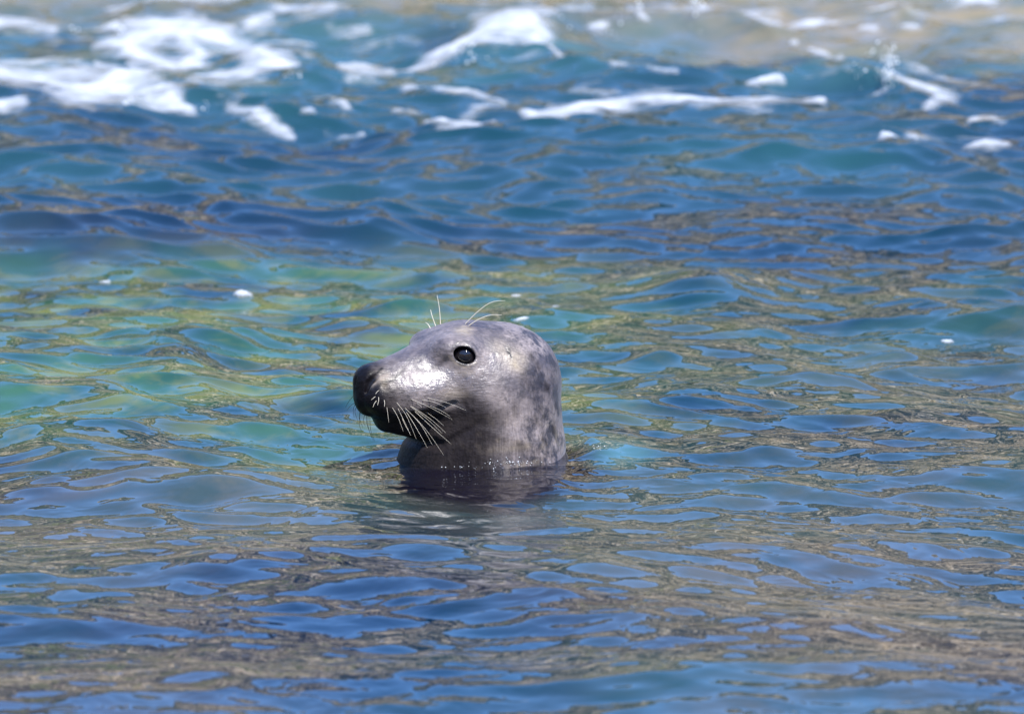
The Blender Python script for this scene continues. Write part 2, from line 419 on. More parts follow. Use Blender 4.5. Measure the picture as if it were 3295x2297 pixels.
foam_patch([[(-40, 335, 12), (60, 335, 14)], [(300, 55, 12), (370, 50, 12)], [(230, 105, 8), (370, 92, 14)], [(480, 35, 8), (600, 15, 12), (760, 0, 10)],
            [(790, 85, 22), (870, 62, 22)], [(900, 40, 12), (1000, 50, 18), (1110, 48, 14)], [(1050, 100, 12), (1180, 112, 12)],
            [(830, 150, 7), (1020, 142, 11)], [(850, 318, 6), (950, 302, 9), (1040, 318, 8), (1110, 350, 9)], [(1040, 425, 8), (1150, 425, 8)],
            [(1310, 292, 9), (1400, 306, 10), (1500, 325, 9), (1640, 345, 8)], [(1120, 248, 9), (1290, 240, 10)], [(970, 390, 8), (1010, 388, 8)],
            [(1260, 375, 9), (1340, 372, 9)], [(2094, 28, 8), (2200, 45, 9)], [(2237, 46, 14), (2250, 44, 12)], [(2560, 72, 10), (2715, 72, 10)],
            [(2740, 40, 8), (2915, 40, 9)], [(2450, 62, 9), (2530, 68, 9)], [(3030, 2, 10), (3120, 12, 14), (3200, 20, 10)], [(2690, 296, 7), (2800, 282, 8)],
            [(2430, 274, 6), (2520, 258, 7)], [(2860, 452, 10), (2900, 456, 8)], [(2925, 436, 6), (2960, 440, 6)], [(1930, 90, 10), (1960, 85, 10)],
            [(2770, 92, 10), (2810, 92, 10)], [(2900, 95, 8), (2940, 95, 8)], [(2010, 50, 8), (2080, 80, 8)], [(2550, 180, 7), (2590, 180, 7)],
            [(2650, 190, 6), (2700, 192, 6)], [(1990, 230, 6), (2200, 245, 6)], [(560, 25, 6), (330, 30, 6)]],
           'foam_streaks', 'scattered thin white foam streaks over the breaking waves at the top', stuff=True, seed=10, ragged=0.8, thick=0.006, dens=0.05)

foam_patch([[(-60, 60, 60), (400, 110, 70), (900, 120, 60), (1000, 200, 40)], [(-60, 300, 40), (500, 300, 50), (900, 330, 40), (1250, 330, 30)],
            [(1150, 150, 40), (1500, 170, 50), (1800, 190, 40)], [(1500, 380, 20), (1900, 300, 45), (2600, 320, 40)], [(1850, 40, 50), (2500, 60, 50), (3300, 60, 60)],
            [(2600, 240, 30), (3000, 250, 45), (3300, 330, 30)], [(2900, 440, 20), (3300, 440, 25)]],
           'foam_veil', 'thin lacy veil of foam spread over the breaking waves', stuff=True, seed=12, ragged=0.6, thick=0.003, dens=-0.50)

def clot(px, py, wpx, hpx, label, seed):
    x, y = on_water(px, py); rx = wpx * PXM * 0.5; ry = max(hpx * 0.0031 * 0.22, 0.006)
    nr, na = 9, 40
    V = []; F = []
    for i in range(nr):
        t = i / (nr - 1)
        for j in range(na):
            a = j / na * 2 * math.pi
            e = 1 + 0.22 * gnoise(np.array([math.cos(a) * 2 + seed]), np.array([math.sin(a) * 2]), 400)[0] * 2
            V.append((x + rx * t * e * math.cos(a), y + ry * t * e * math.sin(a), t))
    V = np.array(V); X, Y, Z = water_at(V[:, 0], V[:, 1])
    dome = 0.14 * min(rx, 0.02) * np.sqrt(np.clip(1 - V[:, 2] ** 2, 0, 1)) * (1 + 0.7 * fbm(V[:, 0] * 160, V[:, 1] * 160, 410 + seed, 2)) - 0.002 * (V[:, 2] > 0.97)
    for i in range(nr - 1):
        for j in range(na):
            F.append((i * na + j, i * na + (j + 1) % na, (i + 1) * na + (j + 1) % na, (i + 1) * na + j))
    o = mesh_from('foam_clump', np.stack([X, Y, Z + dome + 0.001], -1), F, fm.m)
    a = o.data.attributes.new('dens', 'FLOAT', 'POINT'); a.data.foreach_set('value', (0.95 - 0.75 * V[:, 2] ** 2).astype(np.float32))
    tag(o, label, 'foam', 'small clots of foam floating in calm water')
clot(785, 946, 84, 30, 'oval white foam clot floating in green water left of the seal, biggest of its kind', 1)
clot(323, 912, 40, 8, 'thin foam fleck near the left edge on green water', 2)
clot(1652, 951, 38, 8, 'small foam fleck above the right of the seal head, higher of two', 3)
clot(1657, 1029, 50, 11, 'foam fleck touching the top outline of the seal head', 4)
clot(3028, 1108, 44, 13, 'small foam clot on brown water near the right edge', 5)
clot(1782, 985, 28, 6, 'faint foam fleck right of and above the seal head', 6)

# spray: drops thrown up by the breakers
dm = Mat('droplet'); dm.set(Base_Color=(0.8, 0.83, 0.85, 1), Roughness=0.12, IOR=1.333)
dm.b.inputs['Transmission Weight'].default_value = 0.0; dm.b.inputs['Specular IOR Level'].default_value = 1.0
def drops(name, pts, label):
    V = []; F = []
    for (x, y, z, r) in pts:
        b = len(V); V.append((x, y, z + r))
        for i in range(1, 4):
            for j in range(8):
                p = math.pi * i / 4; a = j * math.pi / 4
                V.append((x + r * math.sin(p) * math.cos(a), y + r * math.sin(p) * math.sin(a), z + r * math.cos(p)))
        V.append((x, y, z - r))
        for j in range(8):
            k = (j + 1) % 8
            F.append((b, b + 1 + j, b + 1 + k, b + 1 + k))
            for i in range(2):
                F.append((b + 1 + i * 8 + j, b + 9 + i * 8 + j, b + 9 + i * 8 + k, b + 1 + i * 8 + k))
            F.append((b + 17 + j, b + 25, b + 17 + k, b + 17 + k))
    me = bpy.data.meshes.new(name); me.from_pydata(V, [], [tuple(dict.fromkeys(f)) for f in F]); me.update()
    for p in me.polygons: p.use_smooth = True
    me.materials.append(dm.m)
    o = bpy.data.objects.new(name, me); C.objects.link(o); return tag(o, label, 'spray', kind='stuff')
pts = []
for (px, py, spx, spy, n, hz) in ((2855, 225, 16, 34, 70, 0.05), (2765, 235, 14, 26, 7, 0.05), (2800, 175, 8, 8, 3, 0.08), (378, 100, 8, 10, 5, 0.03), (1516, 152, 10, 8, 5, 0.03),
                                  (945, 240, 16, 8, 6, 0.02), (405, 333, 10, 8, 4, 0.02), (660, 338, 10, 8, 4, 0.02), (2055, 14, 10, 8, 5, 0.03), (1480, 175, 60, 25, 12, 0.03),
                                  (1950, 80, 60, 30, 14, 0.05), (240, 96, 20, 8, 4, 0.02), (2240, 20, 10, 26, 16, 0.05)):
    for _ in range(int(n * 1.7)):
        qx = random.gauss(px, spx); qy = random.gauss(py, spy)
        r = ray(qx, qy); y = on_water(px, min(py + 60, 470), 6)[1]
        t = (y - CAM[1]) / r.y; z = CAM[2] + r.z * t
        x = CAM[0] + r.x * t
        if z > 0.01: pts.append((x, y + random.gauss(0, 0.03), z, random.choice((0.0008, 0.0011, 0.0016, 0.0026))))
drops('spray_droplets', pts, 'droplets of spray thrown up over the breaking waves')

# ------------------------------------------------------------------ the seal
YAW = math.radians(26)
cY, sY = math.cos(YAW), math.sin(YAW)
def L2W(f, l, u):     # forward, left, up of the head -> world
    return np.array([SEAL_X - cY * f + sY * l, -sY * f - cY * l, SEAL_Z + u])
def ell(p, c, r):
    q = [(p[i] - c[i]) / r[i] for i in range(3)]
    k0 = np.sqrt(q[0] ** 2 + q[1] ** 2 + q[2] ** 2) + 1e-6
    k1 = np.sqrt((q[0] / r[0]) ** 2 + (q[1] / r[1]) ** 2 + (q[2] / r[2]) ** 2) + 1e-6
    return k0 * (k0 - 1) / k1
def cone(p, a, b, ra, rb, sq=(1, 1, 1)):
    P_ = [(p[i] - a[i]) * sq[i] for i in range(3)]; D = [(b[i] - a[i]) * sq[i] for i in range(3)]
    L = sum(d * d for d in D); t = np.clip(sum(P_[i] * D[i] for i in range(3)) / L, 0, 1)
    return np.sqrt(sum((P_[i] - t * D[i]) ** 2 for i in range(3))) - (ra + (rb - ra) * t)
def smin(a, b, k):
    h = np.clip(0.5 + 0.5 * (b - a) / k, 0, 1); return b + (a - b) * h - k * h * (1 - h)
def smax(a, b, k): return -smin(-a, -b, k)
def sub(a, b, k): return smax(a, -b, k)

EYE_P = np.array([0.104, 0.0635, 0.036])
EYE_N = np.array([0.42, 0.86, 0.16]); EYE_N /= np.linalg.norm(EYE_N)
EYE_R = 0.0185
EYE_C = EYE_P - EYE_N * 0.0175

def seal_sdf(X, Y, Z):
    dx = X - SEAL_X
    f = -cY * dx - sY * Y; l = sY * dx - cY * Y; u = Z - SEAL_Z
    al = np.abs(l); p = (f, al, u); q = (f, l, u)
    d = ell(q, (0.006, 0, -0.008), (0.076, 0.084, 0.072))
    d = smin(d, ell(q, (0.058, 0, 0.020), (0.074, 0.066, 0.054)), 0.030)
    d = smin(d, ell(p, (0.056, 0.039, -0.026), (0.072, 0.050, 0.056)), 0.035)
    # snout
    d = smin(d, cone(q, (0.090, 0, 0.008), (0.208, 0, -0.008), 0.060, 0.034), 0.032)
    d = smin(d, ell(p, (0.200, 0.022, -0.026), (0.042, 0.026, 0.032)), 0.016)      # whisker pads
    d = smin(d, ell(p, (0.150, 0.037, -0.024), (0.045, 0.025, 0.030)), 0.022)
    d = smin(d, ell(q, (0.230, 0, -0.001), (0.021, 0.024, 0.022)), 0.012)           # nose pad
    d = smin(d, ell(q, (0.228, 0, -0.028), (0.022, 0.020, 0.026)), 0.012)
    # lower jaw and throat
    jaw = cone(q, (0.075, 0, -0.060), (0.196, 0, -0.057), 0.049, 0.0235)
    d = smin(d, jaw, 0.012)
    # neck
    nx_, nz = X - (SEAL_X - 0.038), Z
    Yn = Y
    nk = cone((X, Yn, Z), (SEAL_X - 0.010, 0.0, SEAL_Z - 0.012), (SEAL_X - 0.031, 0.0, 0.050), 0.074, 0.111)
    nk2 = cone((X, Yn, Z), (SEAL_X - 0.034, 0.0, 0.060), (SEAL_X - 0.044, 0.0, -0.05), 0.111, 0.130)
    d = smin(d, smin(nk, nk2, 0.02), 0.018)
    body = ell((X, Yn, Z), (SEAL_X - 0.030, 0.02, -0.15), (0.13, 0.13, 0.12))
    d = smin(d, body, 0.04)
    # folds of the throat where the head bends
    fold = np.sqrt((np.sqrt((X - (SEAL_X - 0.036)) ** 2 + Y ** 2) - 0.120) ** 2 + (Z - (0.0285 + 0.67 * np.clip(X - (SEAL_X - 0.095), 0, 1))) ** 2) - 0.0045
    d = np.where(X < SEAL_X + 0.02, sub(d, fold + 0.014 * sstep(SEAL_X - 0.07, SEAL_X + 0.01, X), 0.009), d)
    # brow ridge and eye bulge
    d = smin(d, ell(p, (0.108, 0.037, 0.043), (0.034, 0.024, 0.019)), 0.018)
    ex, el_, eu = f - EYE_C[0], al - EYE_C[1], u - EYE_C[2]
    er = np.sqrt(ex ** 2 + el_ ** 2 + eu ** 2)
    d = smin(d, er - 0.0213, 0.014)
    d = sub(d, er - (EYE_R + 0.0004), 0.0015)
    # opening between the lids: an ellipse seen along the eye axis
    tf = ex * EYE_N[1] - el_ * EYE_N[0]; side = tf
    out = ex * EYE_N[0] + el_ * EYE_N[1] + eu * EYE_N[2]
    upv = eu - out * EYE_N[2]
    a_ = 0.35; s2 = side * math.cos(a_) + upv * math.sin(a_); u2 = -side * math.sin(a_) + upv * math.cos(a_)
    opening = (np.sqrt((s2 / 0.0165) ** 2 + (u2 / 0.0116) ** 2) - 1) * 0.0140
    opening = np.maximum(opening, -out + 0.004)
    d = sub(d, opening, 0.0030)
    # eye corner groove towards the nose
    # nostril: a curved slit
    ns = None
    for a, b, ra, rb in (((0.203, 0.0310, 0.0215), (0.226, 0.0265, 0.0110), 0.0012, 0.0030), ((0.226, 0.0265, 0.0110), (0.238, 0.0215, -0.003), 0.0030, 0.0038), ((0.238, 0.0215, -0.003), (0.2405, 0.0190, -0.016), 0.0038, 0.0020)):
        e = cone(p, a, b, ra, rb); ns = e if ns is None else np.minimum(ns, e)
    d = sub(d, ns, 0.005)
    # groove over the upper lip and behind the nose wing
    g1 = cone(p, (0.197, 0.046, 0.008), (0.220, 0.041, -0.006), 0.0012, 0.0016)
    d = sub(d, g1, 0.008)
    g0 = cone(q, (0.249, 0, 0.004), (0.246, 0, -0.034), 0.0012, 0.0012); d = sub(d, g0, 0.004)
    # mouth line
    m = None
    pts_ = [(0.232, 0.0, -0.0455), (0.214, 0.027, -0.0465), (0.185, 0.042, -0.049), (0.150, 0.051, -0.046), (0.122, 0.064, -0.034)]
    for a, b in zip(pts_[:-1], pts_[1:]):
        e = cone(p, a, b, 0.0018, 0.0018); m = e if m is None else np.minimum(m, e)
    d = sub(d, m, 0.008)
    # ear hole
    e = cone(p, (0.037, 0.070, 0.044), (0.034, 0.090, 0.034), 0.0010, 0.0018); d = sub(d, e, 0.003)
    # slight lumps of muscle and fat
    d = d + 0.0012 * np.sin(f * 62 + 1.0) * np.sin(l * 48 + 0.5) * np.sin(u * 55) + 0.0010 * np.sin(X * 40 + Z * 75) * np.sin(Y * 45 + 1)
    return d

STEP = 0.002
ax0 = np.array([-0.275, -0.165, -0.20]); ax1 = np.array([0.135, 0.175, 0.225])
gx, gy, gz = [np.arange(ax0[i], ax1[i], STEP, dtype=np.float32) for i in range(3)]
D = np.empty((len(gx), len(gy), len(gz)), np.float32)
YY, ZZ = np.meshgrid(gy, gz, indexing='ij')
for i0 in range(0, len(gx), 16):
    xx = gx[i0:i0 + 16][:, None, None]
    D[i0:i0 + 16] = seal_sdf(xx + 0 * YY[None], YY[None] + 0 * xx, ZZ[None] + 0 * xx)
S = D < 0
def surface_nets(D, S):
    n = D.shape; cells = np.zeros(tuple(k - 1 for k in n), np.uint8)
    for a in (0, 1):
        for b in (0, 1):
            for c in (0, 1): cells += S[a:n[0] - 1 + a, b:n[1] - 1 + b, c:n[2] - 1 + c]
    act = (cells > 0) & (cells < 8); idx = np.argwhere(act)
    ids = np.full(act.shape, -1, np.int32); ids[act] = np.arange(len(idx))
    acc = np.zeros((len(idx), 3)); cnt = np.zeros(len(idx))
    cor = [(a, b, c) for a in (0, 1) for b in (0, 1) for c in (0, 1)]
    for p in cor:
        for ax in range(3):
            if p[ax] == 0:
                q = list(p); q[ax] = 1
                dp = D[idx[:, 0] + p[0], idx[:, 1] + p[1], idx[:, 2] + p[2]]; dq = D[idx[:, 0] + q[0], idx[:, 1] + q[1], idx[:, 2] + q[2]]
                m = (dp < 0) != (dq < 0); t = dp / np.where(dp == dq, 1, dp - dq)
                P_ = np.tile(np.array(p, float), (len(idx), 1)); P_[:, ax] += t
                acc[m] += P_[m]; cnt[m] += 1
    V = idx + acc / cnt[:, None]
    F = []
    for ax in range(3):
        s0 = [slice(1, -1)] * 3; s1 = [slice(1, -1)] * 3
        s0[ax] = slice(0, n[ax] - 1); s1[ax] = slice(1, n[ax])
        A = S[tuple(s0)]; B = S[tuple(s1)]
        e = np.argwhere(A != B); flip = A[tuple(e.T)]
        e = e.copy(); o1, o2 = [(1, 2), (2, 0), (0, 1)][ax]
        for k in range(3):
            if k != ax: e[:, k] += 1
        def cell(a, b):
            q = e.copy(); q[:, o1] -= a; q[:, o2] -= b; return ids[tuple(q.T)]
        quad = np.stack([cell(1, 1), cell(0, 1), cell(0, 0), cell(1, 0)], 1)
        quad[~flip] = quad[~flip][:, ::-1]; F.append(quad)
    F = np.concatenate(F); return V, F[(F >= 0).all(1)]
V, F = surface_nets(D, S)
V = ax0 + V * STEP
for _ in range(2):                       # settle the vertices on the true surface
    e = 4e-4; x, y, z = V.T
    d0 = seal_sdf(x, y, z)
    G = np.stack([seal_sdf(x + e, y, z) - d0, seal_sdf(x, y + e, z) - d0, seal_sdf(x, y, z + e) - d0], 1) / e
    V = V - 0.8 * np.clip(d0, -0.001, 0.001)[:, None] * G / np.maximum((G ** 2).sum(1), 0.3)[:, None]
# a little relaxing to take out the grid
E = np.concatenate([F[:, [0, 1]], F[:, [1, 2]], F[:, [2, 3]], F[:, [3, 0]]])
for _ in range(2):
    acc = np.zeros_like(V); cnt = np.bincount(E[:, 0], minlength=len(V)) + np.bincount(E[:, 1], minlength=len(V))
    for k in range(3):
        acc[:, k] = np.bincount(E[:, 0], V[E[:, 1], k], len(V)) + np.bincount(E[:, 1], V[E[:, 0], k], len(V))
    V = V * 0.5 + 0.5 * acc / np.maximum(cnt, 1)[:, None]

seal = bpy.data.objects.new('grey_seal', None); C.objects.link(seal)
seal.location = (NECK[0], 0, 0); seal.empty_display_size = 0.1
tag(seal, 'wet grey seal with its head raised out of the water, facing left', 'seal')
ORG = np.array([NECK[0], 0, 0])

fur = Mat('wet_seal_fur')
mt = fur.coords((1, 1, 1))
yawv = fur.coords((9, 60, 60), (0, 0, -YAW))       # streaks running back from the nose
neckv = fur.coords((60, 60, 8), (0, 0.15, 0))       # streaks running down the neck
flow = fur.attr('flow')
s1 = fur.noise(yawv, 7, 3, 0.6, 0.25); s2 = fur.noise(neckv, 6, 3, 0.6, 0.3)
mixf = fur.node('ShaderNodeMix', data_type='FLOAT'); fur.link(flow, mixf.inputs[0]); fur.link(s1, mixf.inputs[2]); fur.link(s2, mixf.inputs[3]); streak = mixf.outputs[0]
base = fur.mix(fur.ramp(fur.noise(mt, 13, 4, 0.6), [(0.38, 0.0), (0.62, 1.0)]), (0.085, 0.074, 0.088), (0.265, 0.222, 0.215))
blot = fur.ramp(fur.noise(fur.coords((1, 1, 0.8)), 30, 6, 0.68, 0.3), [(0.47, 0.0), (0.58, 1.0)])
blot = fur.math('MULTIPLY', blot, fur.attr('mottle'))
base = fur.mix(blot, base, (0.026, 0.025, 0.036))
spot = fur.ramp(fur.noise(mt, 70, 3, 0.6), [(0.60, 0.0), (0.68, 1.0)])
base = fur.mix(fur.math('MULTIPLY', spot, 0.6), base, (0.06, 0.055, 0.06))
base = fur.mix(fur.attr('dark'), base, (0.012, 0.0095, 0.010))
base = fur.mix(fur.attr('pale'), base, (0.33, 0.27, 0.20))
base = fur.mix(fur.attr('black'), base, (0.007, 0.006, 0.008))
st = fur.ramp(streak, [(0.32, 0.66), (0.68, 1.28)])
base = fur.mix(1.0, base, st, 'MULTIPLY')
fur.link(base, fur.b.inputs['Base Color'])
fur.set(Roughness=0.42, IOR=1.45)
fur.link(fur.math('MULTIPLY', 0.14, fur.math('SUBTRACT', 1.0, fur.attr('dark'))), fur.b.inputs['Sheen Weight']); fur.b.inputs['Sheen Roughness'].default_value = 0.4; fur.b.inputs['Sheen Tint'].default_value = (0.8, 0.85, 1, 1)
wet = fur.math('MULTIPLY', fur.attr('wet'), fur.ramp(fur.noise(mt, 46, 4, 0.65, 0.5), [(0.36, 0.25), (0.56, 1.3)]))
fur.link(fur.ramp(wet, [(0.0, 0.50), (1.0, 0.29)]), fur.b.inputs['Roughness'])
fur.link(fur.math('MULTIPLY', fur.ramp(wet, [(0.0, 0.38), (1.0, 1.0)]), fur.math('SUBTRACT', 1.0, fur.math('MAXIMUM', fur.math('MULTIPLY', fur.attr('black'), 0.3), fur.math('MULTIPLY', fur.attr('dark'), 0.80)))), fur.b.inputs['Specular IOR Level'])
fb = fur.bump(streak, 0.55, 0.0011, target=False)
fb2 = fur.bump(fur.noise(mt, 150, 3, 0.6), 0.8, 0.0011, fb, target=False)
fur.bump(fur.noise(mt, 38, 4, 0.65), 0.5, 0.003, fb2)

body = mesh_from('body', V - ORG, F, fur.m, seal)
loc = V.copy(); dx = loc[:, 0] - SEAL_X
f_ = -cY * dx - sY * loc[:, 1]; l_ = sY * dx - cY * loc[:, 1]; u_ = loc[:, 2] - SEAL_Z; al_ = np.abs(l_)
n3 = fbm(f_ * 60, u_ * 60 + l_ * 30, 500, 3)
def G3(c, r, soft=1.0): return np.exp(-soft * (((f_ - c[0]) / r[0]) ** 2 + ((al_ - c[1]) / r[1]) ** 2 + ((u_ - c[2]) / r[2]) ** 2))
dark = sstep(0.165, 0.235, f_ + 0.35 * (-u_ - 0.02) + 0.012 * n3)                   # muzzle
dark = np.maximum(dark, 0.9 * sstep(-0.028, -0.052, u_ + 0.008 * n3 ) * sstep(0.030, 0.090, f_))     # jaw: dark wet fur, with the shade under it painted in
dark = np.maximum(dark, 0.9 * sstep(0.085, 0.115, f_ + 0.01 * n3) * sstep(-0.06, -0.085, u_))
ed = np.sqrt((f_ - EYE_P[0]) ** 2 + (al_ - EYE_P[1]) ** 2 + (u_ - EYE_P[2]) ** 2)
rim = np.exp(-(np.clip(ed - 0.0135, 0, 1) / 0.0028) ** 2)
pale = np.clip(0.40 * np.exp(-((ed - 0.0255) / 0.005) ** 2) * sstep(0.0, -0.02, u_ - EYE_P[2] + 0.01) + 0.85 * G3((0.028, 0.085, 0.026), (0.016, 0.03, 0.014)) * (1 + n3)
       + 0.55 * G3((0.048, 0.08, 0.045), (0.016, 0.03, 0.014)) + 1.5 * G3((0.093, 0.040, 0.070), (0.011, 0.014, 0.010)) * (1 + n3)
       + 0.45 * G3((0.125, 0.062, -0.020), (0.02, 0.03, 0.013)) + 0.8 * G3((0.222, 0.036, 0.004), (0.008, 0.012, 0.010)), 0, 1)
pale = np.clip(pale + 0.35 * sstep(0.1, 0.5, n3) * sstep(0.10, 0.03, loc[:, 2]) * sstep(-0.12, -0.02, loc[:, 0]), 0, 1)
ear = np.exp(-(((f_ - 0.036 - 0.2 * (u_ - 0.036)) / 0.0032) ** 2 + ((u_ - 0.0365) / 0.0075) ** 2)) * (al_ > 0.05)
lid = 0.6 * np.exp(-((ed - 0.0205) / 0.0016) ** 2) * sstep(0.0, 0.010, u_ - EYE_P[2]) + 0.5 * np.exp(-(((f_ - EYE_P[0] - 0.019) / 0.006) ** 2 + ((u_ - EYE_P[2] + 0.002) / 0.004) ** 2)) * (al_ > 0.03)
dark = np.maximum(dark, 0.92 * sstep(-0.072, -0.105, loc[:, 0] + 0.9 * (loc[:, 2] - 0.02) + 0.010 * n3) * sstep(0.10, 0.07, loc[:, 2]))  # shadow of the head on the neck front, painted near-black into the coat
_pl = [(0.206, 0.0290, 0.0195), (0.226, 0.0265, 0.0110), (0.238, 0.0215, -0.003), (0.2405, 0.0190, -0.016)]
nd = np.min([cone((f_, al_, u_), a, b, 0, 0) for a, b in zip(_pl[:-1], _pl[1:])], 0)
black = np.clip(np.exp(-(nd / 0.0042) ** 4) + rim + 0.9 * sstep(0.218, 0.234, f_ - 0.25 * u_ + 0.2 * np.clip(0.02 - al_, -0.05, 0.02)) + ear + lid, 0, 1)
wetm = np.clip(0.12 + G3((0.165, 0.05, 0.0), (0.05, 0.05, 0.035)) + 0.8 * G3((0.10, 0.07, 0.02), (0.03, 0.05, 0.03)) + 0.6 * G3((0.055, 0.08, 0.03), (0.02, 0.05, 0.015)) + 0.9 * sstep(0.05, 0.0, loc[:, 2]) * (1 - dark) + black, 0, 1)
mott = 0.30 + sstep(0.07, 0.0, f_) * 0.6
bvh = BVHTree.FromPolygons([tuple(v) for v in V], [tuple(int(k) for k in q) for q in F])
def on_skin(x, y):
    """the skin point at a place of the head study (scaled side view)"""
    px, py = 1080 + x / 2.4256, 900 + y / 2.4256
    h = bvh.ray_cast(Vector(CAM) + ray(px, py) * 15, ray(px, py))
    return np.array(h[0]) if h[0] is not None else None
def stroke(pts, r, soft=2.0):
    P_ = [q for q in (on_skin(*p) for p in pts) if q is not None]
    if not P_: return np.zeros(len(V))
    if len(P_) == 1: P_ = P_ * 2
    d = np.min([cone(tuple(V.T), tuple(a), tuple(b + 1e-6), 0, 0) for a, b in zip(P_[:-1], P_[1:])], 0)
    return np.exp(-(d / r) ** soft)
nz = 1 + 0.6 * n3
black = np.maximum(black, 0.95 * stroke([(362, 693), (300, 745), (252, 790), (235, 850), (248, 895)], 0.0024, 4))
black = np.maximum(black, 0.75 * stroke([(500, 735), (445, 785), (365, 800), (312, 862)], 0.0032))
black = np.maximum(black, 0.60 * stroke([(905, 560), (925, 505), (1000, 478), (1070, 515)], 0.0016))
black = np.maximum(black, 0.90 * stroke([(1352, 540), (1362, 575), (1372, 605)], 0.0021))
dark = np.maximum(dark, 0.55 * stroke([(870, 610), (800, 665)], 0.006) * nz)
dark = np.maximum(dark, 0.80 * stroke([(1060, 960), (1110, 1060), (960, 1130), (900, 1200)], 0.024) * nz)
for x_, y_, r_, a_ in ((1525, 590, 0.005, 0.6), (1572, 655, 0.006, 0.5), (1640, 820, 0.006, 0.55), (1480, 760, 0.008, 0.3), (1690, 1150, 0.009, 0.6), (1630, 1250, 0.008, 0.6), (1440, 1290, 0.008, 0.5),
                       (1300, 1180, 0.008, 0.4), (1560, 1080, 0.006, 0.5), (1180, 1290, 0.007, 0.4), (1400, 1000, 0.009, 0.3), (1720, 980, 0.006, 0.4), (1250, 870, 0.010, 0.25), (1100, 1420, 0.009, 0.5), (1350, 1400, 0.007, 0.5)):
    dark = np.maximum(dark, a_ * stroke([(x_, y_), (x_ + 12, y_ + 30)], r_) * nz)
dark = dark * (1 - 0.8 * stroke([(400, 735), (325, 780), (280, 830)], 0.006))
black = black * (1 - 0.8 * stroke([(400, 745), (330, 790), (290, 825)], 0.0035))
pale = np.maximum(pale, 0.70 * stroke([(400, 740), (325, 782), (282, 828)], 0.0060) * nz)
pale = np.maximum(pale, 0.60 * stroke([(893, 600), (935, 655), (1010, 680), (1095, 645)], 0.0022))
pale = np.maximum(pale, 0.80 * stroke([(1000, 368), (1045, 385)], 0.0055) * nz)
pale = np.maximum(pale, 0.55 * stroke([(1395, 640), (1430, 600)], 0.010) * nz)
pale = np.maximum(pale, 0.45 * stroke([(1220, 1330), (1500, 1300)], 0.006) * nz)
for p_ in ((430, 930), (470, 960), (520, 940), (560, 975), (590, 930), (640, 960), (680, 935), (500, 1000), (400, 905), (610, 1000), (345, 910), (720, 950), (450, 1010), (380, 950)):
    black = np.maximum(black, 0.7 * stroke([p_], 0.0013))
flow_a = sstep(0.05, -0.10, u_ + 0.6 * f_ - 0.02)
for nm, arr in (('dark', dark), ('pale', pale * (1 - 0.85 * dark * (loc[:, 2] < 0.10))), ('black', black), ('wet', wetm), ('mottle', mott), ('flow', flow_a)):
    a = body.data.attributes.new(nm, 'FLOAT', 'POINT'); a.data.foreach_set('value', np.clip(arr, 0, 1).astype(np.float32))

bvh = BVHTree.FromPolygons([tuple(v) for v in V], [tuple(int(k) for k in q) for q in F])

em = Mat('wet_eye')
em.set(Base_Color=(0.010, 0.008, 0.010, 1), Roughness=0.04, IOR=1.40); em.b.inputs['Coat Weight'].default_value = 0.6
im = Mat('eye_iris'); im.set(Base_Color=(0.05, 0.03, 0.028, 1), Roughness=0.25)
for s in (1, -1):
    c = L2W(EYE_C[0], s * EYE_C[1], EYE_C[2]); nrm = L2W(EYE_N[0], s * EYE_N[1], EYE_N[2]) - L2W(0, 0, 0)
    VV = []; FF = []; na, nb = 32, 20
    for i in range(nb + 1):
        for j in range(na):
            p = math.pi * i / nb; a = 2 * math.pi * j / na
            bul = 1 + 0.045 * math.exp(-(p / 0.55) ** 2)          # cornea
            VV.append((EYE_R * bul * math.sin(p) * math.cos(a), EYE_R * bul * math.sin(p) * math.sin(a), EYE_R * bul * math.cos(p)))
    for i in range(nb):
        for j in range(na): FF.append((i * na + j, i * na + (j + 1) % na, (i + 1) * na + (j + 1) % na, (i + 1) * na + j)[::-1])
    q = Vector(nrm).to_track_quat('Z', 'Y')
    VV = np.array([tuple(q @ Vector(v)) for v in VV]) + c - ORG
    mesh_from('eye', VV, FF, em.m, seal)

def hair(name, P3, r0, r1, mat, n=10):
    P3 = [Vector(p) for p in P3]
    def bez(t):
        if len(P3) == 2: return P3[0].lerp(P3[1], t)
        k = len(P3) - 1; s = min(int(t * k), k - 1); tt = t * k - s
        p0 = P3[max(s - 1, 0)]; p1 = P3[s]; p2 = P3[s + 1]; p3 = P3[min(s + 2, k)]
        return 0.5 * ((2 * p1) + (p2 - p0) * tt + (2 * p0 - 5 * p1 + 4 * p2 - p3) * tt ** 2 + (3 * p1 - p0 - 3 * p2 + p3) * tt ** 3)
    VV = []; FF = []
    for i in range(n + 1):
        t = i / n; c = bez(t); d = (bez(min(t + 0.01, 1)) - bez(max(t - 0.01, 0))).normalized()
        a = d.cross(Vector((0, 1, 0.1))).normalized(); b = d.cross(a)
        r = (r0 + (r1 - r0) * t) * (1 + 0.06 * math.sin(i * 3))
        for j in range(5):
            an = j * 2 * math.pi / 5; VV.append(tuple(c + a * (r * math.cos(an)) + b * (r * math.sin(an)) - Vector(ORG)))
    for i in range(n):
        for j in range(5): FF.append((i * 5 + j, i * 5 + (j + 1) % 5, (i + 1) * 5 + (j + 1) % 5, (i + 1) * 5 + j))
    return mesh_from(name, VV, FF, mat, seal)
hm = Mat('whisker_horn'); hm.set(Base_Color=(0.62, 0.56, 0.45, 1), Roughness=0.3)
hd = Mat('whisker_dark'); hd.set(Base_Color=(0.05, 0.035, 0.03, 1), Roughness=0.4)
def at_depth(px, py, y):
    r = ray(px, py); t = (y - CAM[1]) / r.y; return Vector(CAM) + r * t
